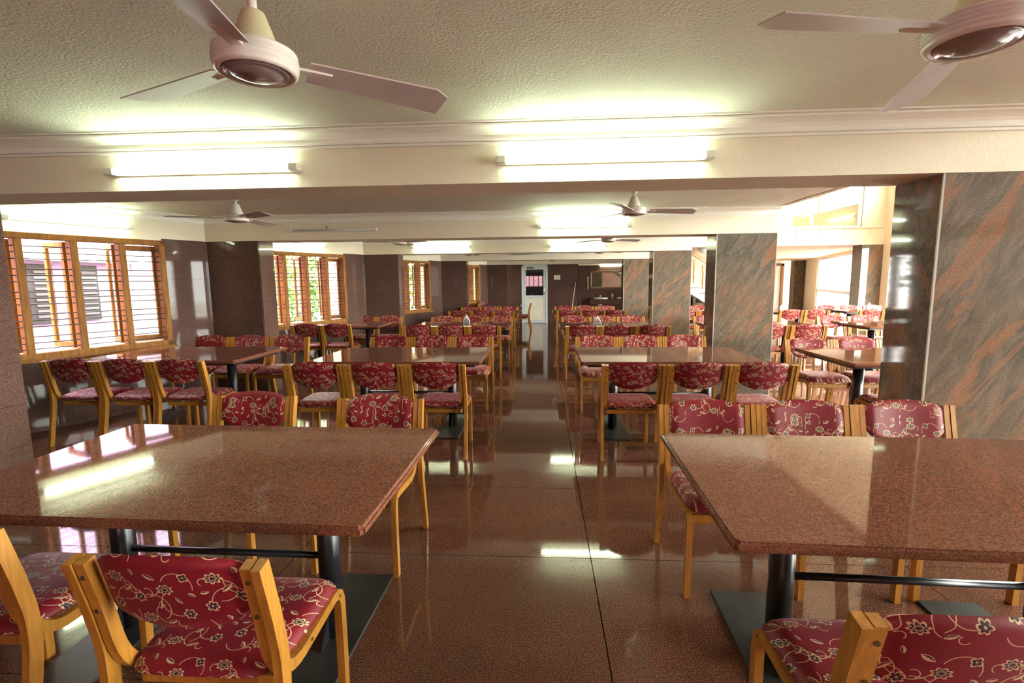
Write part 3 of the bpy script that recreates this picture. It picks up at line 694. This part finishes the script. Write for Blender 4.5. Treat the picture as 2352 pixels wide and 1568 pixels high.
# ------------------------------------------------------------------ tables
TWd, TDp, TZ = 1.63, .99, .75
def make_table():
    t = thing('granite_table', 'table', 'table')
    hw, hd = TWd / 2, TDp / 2
    bm = bmesh.new(); bmesh.ops.create_cube(bm, size=1); bmesh.ops.scale(bm, vec=(TWd, TDp, .034), verts=bm.verts)
    bmesh.ops.translate(bm, vec=(0, 0, TZ - .017), verts=bm.verts)
    bmesh.ops.bevel(bm, geom=[e for e in bm.edges if abs(e.verts[0].co.z - e.verts[1].co.z) > .01], offset=.012, segments=3, affect='EDGES')
    top_e = [e for e in bm.edges if all(abs(v.co.z - TZ) < 1e-4 for v in e.verts) or all(abs(v.co.z - (TZ - .034)) < 1e-4 for v in e.verts)]
    top_e = [e for e in top_e if e.is_boundary or len(e.link_faces) == 2 and abs(e.link_faces[0].normal.z) + abs(e.link_faces[1].normal.z) < 1.9]
    bmesh.ops.bevel(bm, geom=top_e, offset=.010, segments=3, affect='EDGES')
    me = bpy.data.meshes.new('tabletop'); bm.to_mesh(me); bm.free(); me.materials.append(M_TOP)
    obj('tabletop', me, t)
    z1 = TZ - .034
    MB().box(-hw + .07, hw - .07, -hd + .10, -hd + .15, z1 - .03, z1).box(-hw + .07, hw - .07, hd - .15, hd - .10, z1 - .03, z1).box(-hw + .07, -hw + .12, -hd + .1, hd - .1, z1 - .03, z1).box(hw - .12, hw - .07, -hd + .1, hd - .1, z1 - .03, z1).box(-.455 - .05, -.455 + .05, -hd + .1, hd - .1, z1 - .03, z1).box(.455 - .05, .455 + .05, -hd + .1, hd - .1, z1 - .03, z1).build('under_frame', M_BLACK, t)
    for s in (-1, 1):
        x = s * .455
        MB().lathe([(.045, .012), (.045, z1 - .02)], 20, (x, 0, 0)).build('column', M_BLACK, t)
        pl = MB().bbox(x - .125, x + .125, -.41, .41, 0, .012, .003).build('base_plate', M_PLATE, t)
        for q in (-1, 1):
            g = MB(); vs = []
            for dx in (-.004, .004): vs += [(x + dx, q * .04, .012), (x + dx, q * .12, .012), (x + dx, q * .04, .14)]
            g.add(vs, [(0, 1, 2), (5, 4, 3), (0, 3, 4, 1), (1, 4, 5, 2), (2, 5, 3, 0)]).build('gusset', M_BLACK, pl)
    MB().tube([(-.42, 0, .355), (.42, 0, .355)], .014, 12).build('stretcher', M_BLACK, t)
    return t
tproto = None
def table(cx, cy, rz, label, group):
    global tproto
    if tproto is None: t = tproto = make_table()
    else: t = copy_tree(tproto)
    t.location = (cx, cy, 0); t.rotation_euler = (0, 0, rz); t['label'] = label; t['group'] = group
    return t

# ------------------------------------------------------------------ chairs
def make_chair():
    t = thing('dining_chair', 'chair', 'chair')
    def bez(p0, p1, p2, n=7):
        return [((1 - q) ** 2 * p0[0] + 2 * q * (1 - q) * p1[0] + q * q * p2[0], (1 - q) ** 2 * p0[1] + 2 * q * (1 - q) * p1[1] + q * q * p2[1]) for q in [i / n for i in range(n + 1)]]
    post = [(-.243, 0), (-.215, .15), (-.190, .28)] + bez((-.180, .34), (-.163, .44), (-.176, .54), 6) + [(-.195, .64), (-.232, .797)]
    rail = [(-.231, .797), (-.194, .64)] + bez((-.178, .55), (-.148, .392), (-.02, .398), 8) + [(.08, .405), (.16, .412)] + bez((.19, .415), (.245, .415), (.247, .35), 6) + [(.248, .2), (.245, 0)]
    for s in (-1, 1):
        a, b = sorted((s * .2535, s * .2295)); p = MB().ribbon(post, .042, a, b).build('back_post', M_CHAIR, t)
        a, b = sorted((s * .2255, s * .199)); r = MB().ribbon(rail, .034, a, b).build('side_rail', M_CHAIR, t)
        for (y, z) in ((-.2385, .752), (-.2135, .645)):
            bo = MB().tube([(s * .213, y + .005, z), (s * .213, y - .002, z)], .0065, 8).build('bolt', M_BOLT, r)
        for (y, z) in ((.02, .4), (.225, .40)): MB().tube([(s * .224, y, z), (s * .2275, y, z)], .006, 8).build('bolt', M_BOLT, r)
    MB().bbox(-.199, .199, .205, .23, .352, .394, .004).build('front_apron', M_CHAIR, t)
    MB().bbox(-.199, .199, -.125, -.10, .365, .40, .004).build('rear_bar', M_CHAIR, t)
    # seat cushion
    N, K = 16, 14; top = []; bot = []
    def sup(a, n): return 1 - abs(a) ** n
    vs = []; fs = []
    def seat_pt(u, v, up):
        x = u * .222; y = .045 + v * .222
        r = (sup(u, 7) * sup(v, 7)); r = max(r, 0) ** .45
        x *= (1 - .08 * max(0, -v) ** 2) * (1 - .09 * v ** 8); y = .045 + v * .222 * (1 - .09 * u ** 8)
        c = .437 - (.018 * max(0, v - .55) ** 1.5 * 3)
        zt = c + .031 * r - .008 * (1 - u * u) * (1 - v * v) + .010 * math.cos(v * 1.4)
        zb_ = c - .022 * r
        return (x, y, zt if up else zb_)
    for up in (True, False):
        o = len(vs)
        for i in range(N + 1):
            for j in range(K + 1):
                vs.append(seat_pt(-1 + 2 * i / N, -1 + 2 * j / K, up))
        for i in range(N):
            for j in range(K):
                q = [o + i * (K + 1) + j, o + (i + 1) * (K + 1) + j, o + (i + 1) * (K + 1) + j + 1, o + i * (K + 1) + j + 1]
                fs.append(q if up else q[::-1])
    M = (N + 1) * (K + 1)
    ring = [i * (K + 1) for i in range(N + 1)] + [N * (K + 1) + j for j in range(1, K + 1)] + [i * (K + 1) + K for i in range(N - 1, -1, -1)] + [j for j in range(K - 1, 0, -1)]
    for a, b in zip(ring, ring[1:] + ring[:1]): fs.append([a, a + M, b + M, b])
    MB().add(vs, fs, True).build('seat', M_FABRIC, t, lambda c: (c.x, c.y + (c.z - .45) * .9))
    # back cushion
    vs = []; fs = []
    def back_pt(u, v, fr):
        x = u * .1965
        zt = .824 - .020 * u * u - .018 * abs(u) ** 9; zbm = .588 + .060 * u * u + .018 * abs(u) ** 9
        z = zbm + (zt - zbm) * (v + 1) / 2
        yc = -.187 - (z - .62) * .235 - .026 * (1 - u * u) + .012
        r = max(sup(u, 8) * sup(v, 8), 0) ** .45
        return (x, yc + (.022 if fr else -.016) * r, z)
    N, K = 16, 12
    for fr in (True, False):
        o = len(vs)
        for i in range(N + 1):
            for j in range(K + 1): vs.append(back_pt(-1 + 2 * i / N, -1 + 2 * j / K, fr))
        for i in range(N):
            for j in range(K):
                q = [o + i * (K + 1) + j, o + i * (K + 1) + j + 1, o + (i + 1) * (K + 1) + j + 1, o + (i + 1) * (K + 1) + j]
                fs.append(q if fr else q[::-1])
    M = (N + 1) * (K + 1)
    ring = [i * (K + 1) for i in range(N + 1)] + [N * (K + 1) + j for j in range(1, K + 1)] + [i * (K + 1) + K for i in range(N - 1, -1, -1)] + [j for j in range(K - 1, 0, -1)]
    for a, b in zip(ring, ring[1:] + ring[:1]): fs.append([b, b + M, a + M, a])
    MB().add(vs, fs, True).build('backrest', M_FABRIC, t, lambda c: (c.x, c.z + (.03 if c.y > -.2 else 0)))
    return t
cproto = None
def chair(x, y, rz, label, group, bolts=True):
    global cproto
    if cproto is None: t = cproto = make_chair()
    else: t = copy_tree(cproto, () if bolts else ('bolt',))
    t.location = (x, y, 0); t.rotation_euler = (0, 0, rz); t['label'] = label; t['group'] = group
    return t
POS3 = ['left', 'middle', 'right']
def row(tdesc, group, side, pts, names=None):
    """side near: chairs with their backs to the camera; far: chairs facing the camera"""
    nm = names or (POS3 if len(pts) == 3 else ['left', 'right'] if len(pts) == 2 else ['single'])
    xs = [p[0] for p in pts]; mid = 1 if len(xs) == 3 else 0
    for k in range(mid + 1, len(xs)): xs[k] = max(xs[k], xs[k - 1] + .513)
    for k in range(mid - 1, -1, -1): xs[k] = min(xs[k], xs[k + 1] - .513)
    for x, (_, y), n in zip(xs, pts, nm):
        rz = 0 if side == 'near' else PI
        chair(x, y, rz + random.uniform(-.007, .007), 'red floral wooden chair, %s side of %s, %s one' % (side, tdesc, n), group, y < 6.2)
DN = .225                                                # post top behind chair centre
def setting(tdesc, group, tx, ty, near, far, rz=0, nn=None, fn=None):
    table(tx, ty, rz, 'polished red granite table on black columns, ' + tdesc.replace('the ', '', 1), group.replace('chairs', 'tables'))
    row(tdesc, group, 'near', near, nn); row(tdesc, group, 'far', far, fn)
G1 = 'chairs left of the aisle'; G2 = 'chairs right of the aisle'; G3 = 'chairs along the window wall'; G4 = 'chairs in the hall behind the pillars'
hw = TWd / 2; hd = TDp / 2
# left of aisle
setting('the first table left of the aisle', G1, -.52 - hw, 1.35 + hd, [(-1.76, 1.41), (-.925, 1.295)], [(-1.74, 2.56), (-.945, 2.50)], -.0195)
setting('the second table left of the aisle', G1, -.553 - hw, 4.312 + hd, [(-1.89, 4.11), (-1.39, 4.11), (-.91, 4.11)], [(-1.87, 5.67), (-1.36, 5.67), (-.85, 5.67)])
setting('the third table left of the aisle', G1, -.518 - hw, 7.80 + hd, [(-1.87, 7.58), (-1.39, 7.57), (-.89, 7.56)], [(-1.87, 9.02), (-1.34, 9.00), (-.81, 8.98)])
setting('the fourth table left of the aisle', G1, -.526 - hw, 11.25 + hd, [(-1.86, 11.2), (-1.37, 11.18), (-.87, 11.15)], [(-1.89, 12.65), (-1.39, 12.62), (-.86, 12.6)])
# right of aisle
setting('the first table right of the aisle', G2, .545 + hw, 1.27 + hd, [(.875, 1.165)], [(.885, 2.40), (1.40, 2.41), (1.90, 2.42)], -.0346, ['left'])
setting('the second table right of the aisle', G2, .347 + hw, 4.307 + hd, [(.735, 4.12), (1.25, 4.12), (1.73, 4.12)], [(.68, 5.62), (1.17, 5.62), (1.67, 5.62)])
setting('the third table right of the aisle', G2, .272 + hw, 7.62 + hd, [(.63, 7.47), (1.12, 7.46), (1.60, 7.44)], [(.63, 8.9), (1.13, 8.88), (1.64, 8.86)])
setting('the fourth table right of the aisle', G2, .255 + hw, 11.27 + hd, [(.60, 11.15), (1.10, 11.12), (1.57, 11.1)], [(.59, 12.62), (1.11, 12.6), (1.64, 12.58)])
# window wall
setting('the first table by the windows', G3, -2.92 - hw, 4.39 + hd, [(-4.27, 4.30), (-3.76, 4.30), (-3.25, 4.30)], [(-4.22, 5.73), (-3.72, 5.73), (-3.20, 5.73)])
setting('the second table by the windows', G3, -2.73 - hw, 7.95 + hd, [(-3.85, 7.9), (-3.35, 7.88)], [(-3.52, 9.22), (-3.02, 9.22)])
# end table turned along the room
table(-1.12, 15.05, PI / 2, 'polished red granite table turned lengthwise before the white door', 'tables left of the aisle')
for k, y in enumerate((14.22, 14.73)): chair(-.56, y, PI / 2, 'red floral chair right of the lengthwise end table, %s one' % ['nearer', 'farther'][k], G1, False)
for k, y in enumerate((14.40, 14.93, 15.46)): chair(-1.62, y, -PI / 2, 'red floral chair left of the lengthwise end table, %s one' % ['nearest', 'middle', 'farthest'][k], G1, False)
# hall
setting('the nearest hall table', G4, 2.635 + hw, 4.23 + hd, [(2.98, 4.12)], [(2.94, 5.30), (3.42, 5.30)], 0, ['left'], ['left', 'right'])
setting('the hall table behind the second pillar', G4, 2.62 + hw, 7.50 + hd, [(3.31, 7.42), (3.82, 7.40)], [(3.02, 8.85), (3.53, 8.85)])
setting('the hall table by the far pilaster', G4, 4.87 + hw, 7.52 + hd, [], [(5.12, 8.70), (5.61, 8.68)])
setting('the hall table nearest the stairs', G4, 2.75 + hw, 10.95 + hd, [(3.10, 10.85), (3.60, 10.85)], [(3.4, 12.4), (3.95, 12.42)])
setting('the middle far hall table', G4, 4.55 + hw, 10.95 + hd, [(5.28, 10.85), (5.75, 10.83)], [(5.2, 12.35)], 0, None, ['single'])
setting('the far right hall table', G4, 6.63 + hw, 11.02 + hd, [(6.83, 10.72)], [(6.95, 12.05), (7.42, 12.05), (7.88, 12.05)], 0, ['left'])

# ------------------------------------------------------------------ napkin holders
for k, (x, y, lab) in enumerate([(-1.31, 8.36, 'white paper napkin stand on the third table left of the aisle'), (.91, 8.02, 'white paper napkin stand on the third table right of the aisle'),
                                 (5.62, 11.75, 'patterned napkin stand on the middle far hall table'), (7.6, 11.8, 'patterned napkin stand on the far right hall table')]):
    t = thing('napkin_stand', lab, 'napkin stand', (x, y, TZ), 0, 'napkin stands on the tables')
    MB().bbox(-.06, .06, -.025, .025, 0, .012, .002).build('stand_base', M_TILEC, t)
    for s in (-1, 1):
        vs = [(x_, s * .02 + d, z) for d in (-.002, .002) for x_, z in ((-.055, .01), (.055, .01), (.045, .06), (0, .10), (-.045, .06))]
        MB().add(vs, [(0, 1, 2, 3, 4), (9, 8, 7, 6, 5)] + [(i, i + 5, (i + 1) % 5 + 5, (i + 1) % 5) for i in range(5)]).build('stand_plate', M_TILEC, t)
    vs = [(x_, d, z) for d in (-.016, .016) for x_, z in ((-.058, .012), (.058, .012), (.05, .07), (.005, .145), (-.05, .07))]
    MB().add(vs, [(0, 1, 2, 3, 4), (9, 8, 7, 6, 5)] + [(i, i + 5, (i + 1) % 5 + 5, (i + 1) % 5) for i in range(5)]).build('napkins', M_PAPER, t)

# ------------------------------------------------------------------ outside
us = MB().box(-4.6, PX1 - .05, YREAR, 16.5, ZC + .12, 6.5).build('sky_block_mass', M_HALL); tag(us, 'unseen block added above the dining room to shade the alley', kind='structure')  # unseen mass added to block sky and sun from the alley
g = MB().box(-40, 40, -30, 60, -.4, -.3).build('ground', M_GROUND); tag(g, 'pale concrete ground outside the windows', kind='structure')
hs = thing('lilac_house', 'lilac house with white ledge and dark shuttered windows outside', 'house', (-9, 0, 0))
MB().box(-.3, 0, 1, 12.5, -.3, 9).build('house_wall', M_LILAC, hs); MB().bbox(-.05, .25, 3, 12.5, 1.92, 2.06).build('ledge', M_HWHITE, hs)  # wall carried above view to cut sky light in the alley
MB().bbox(-.05, .12, 3, 12.5, -.3, .35).build('plinth', M_HWHITE, hs)
for y0 in (6.6, 8.02, 8.92):
    y1 = y0 + (.46 if y0 > 7 else .5)
    wn = MB().bbox(-.02, .04, y0, y1, .79, 1.86).build('shutter_window', M_SHUT, hs)
    for k in range(9): MB().box(.035, .06, y0 + .1, y1 - .06, .9 + k * .1, .94 + k * .1).build('louvre', M_LOUV, wn)
ph = thing('pink_house', 'pink house wall behind the rear window', 'house', (0, -9, 0)); MB().box(-8, 8, -.3, 0, -.3, 5).build('house_wall', M_PINK, ph)
for k in range(9): MB().bbox(-8, 8, 0, .04, .2 + k * .3, .24 + k * .3).build('siding_board', M_HWHITE, ph)
def tree(x, y, h, r, n, lab):
    t = thing('tree', lab, 'tree', (x, y, -.3), random.uniform(0, 6), 'trees outside the windows')
    tr = MB().tube([(0, 0, 0), (.05, .03, h * .4), (-.03, .05, h * .75)], [.12, .09, .04], 10); tr.build('trunk', M_BARK, t)
    for k in range(6):
        a = k * 1.05; z = h * (.3 + .08 * k); MB().tube([(.03, .03, z), (math.cos(a) * r * .4, math.sin(a) * r * .4, z + .35), (math.cos(a) * r * .75, math.sin(a) * r * .75, z + .5)], [.035, .022, .01], 7).build('branch', M_BARK, t)
    vs = []; fs = []
    for i in range(n):
        while True:
            p = Vector((random.uniform(-1, 1), random.uniform(-1, 1), random.uniform(-1, 1)))
            if .25 < p.length < 1: break
        p = Vector((p.x * r, p.y * r, h * .55 + p.z * h * .48))
        u = Vector((random.gauss(0, 1), random.gauss(0, 1), random.gauss(0, .7))).normalized(); w = u.orthogonal().normalized()
        w = (Matrix.Rotation(random.uniform(0, 6.28), 3, u) @ w)
        L = random.uniform(.07, .13); W = L * .38; o = len(vs)
        vs += [p - u * L, p + w * W, p + u * L, p - w * W]; fs.append((o, o + 1, o + 2, o + 3))
    c = MB().add(vs, fs); me = bpy.data.meshes.new('leaves'); me.from_pydata([tuple(q) for q in c.v], [], c.f); me.materials.append(M_LEAF)
    lo = obj('leaves', me, t); lo['kind'] = 'stuff'
tree(-6.6, 13.2, 3.6, 1.35, 3200, 'leafy green tree outside the second window')
tree(-5.4, 16.6, 3.8, 1.4, 3200, 'leafy green tree outside the third window')
tree(-9.4, 16.6, 4.2, 1.5, 2600, 'tall leafy tree behind the other trees outside')
tree(-4.4, 20.2, 3.6, 1.3, 2200, 'leafy tree outside the farthest window')
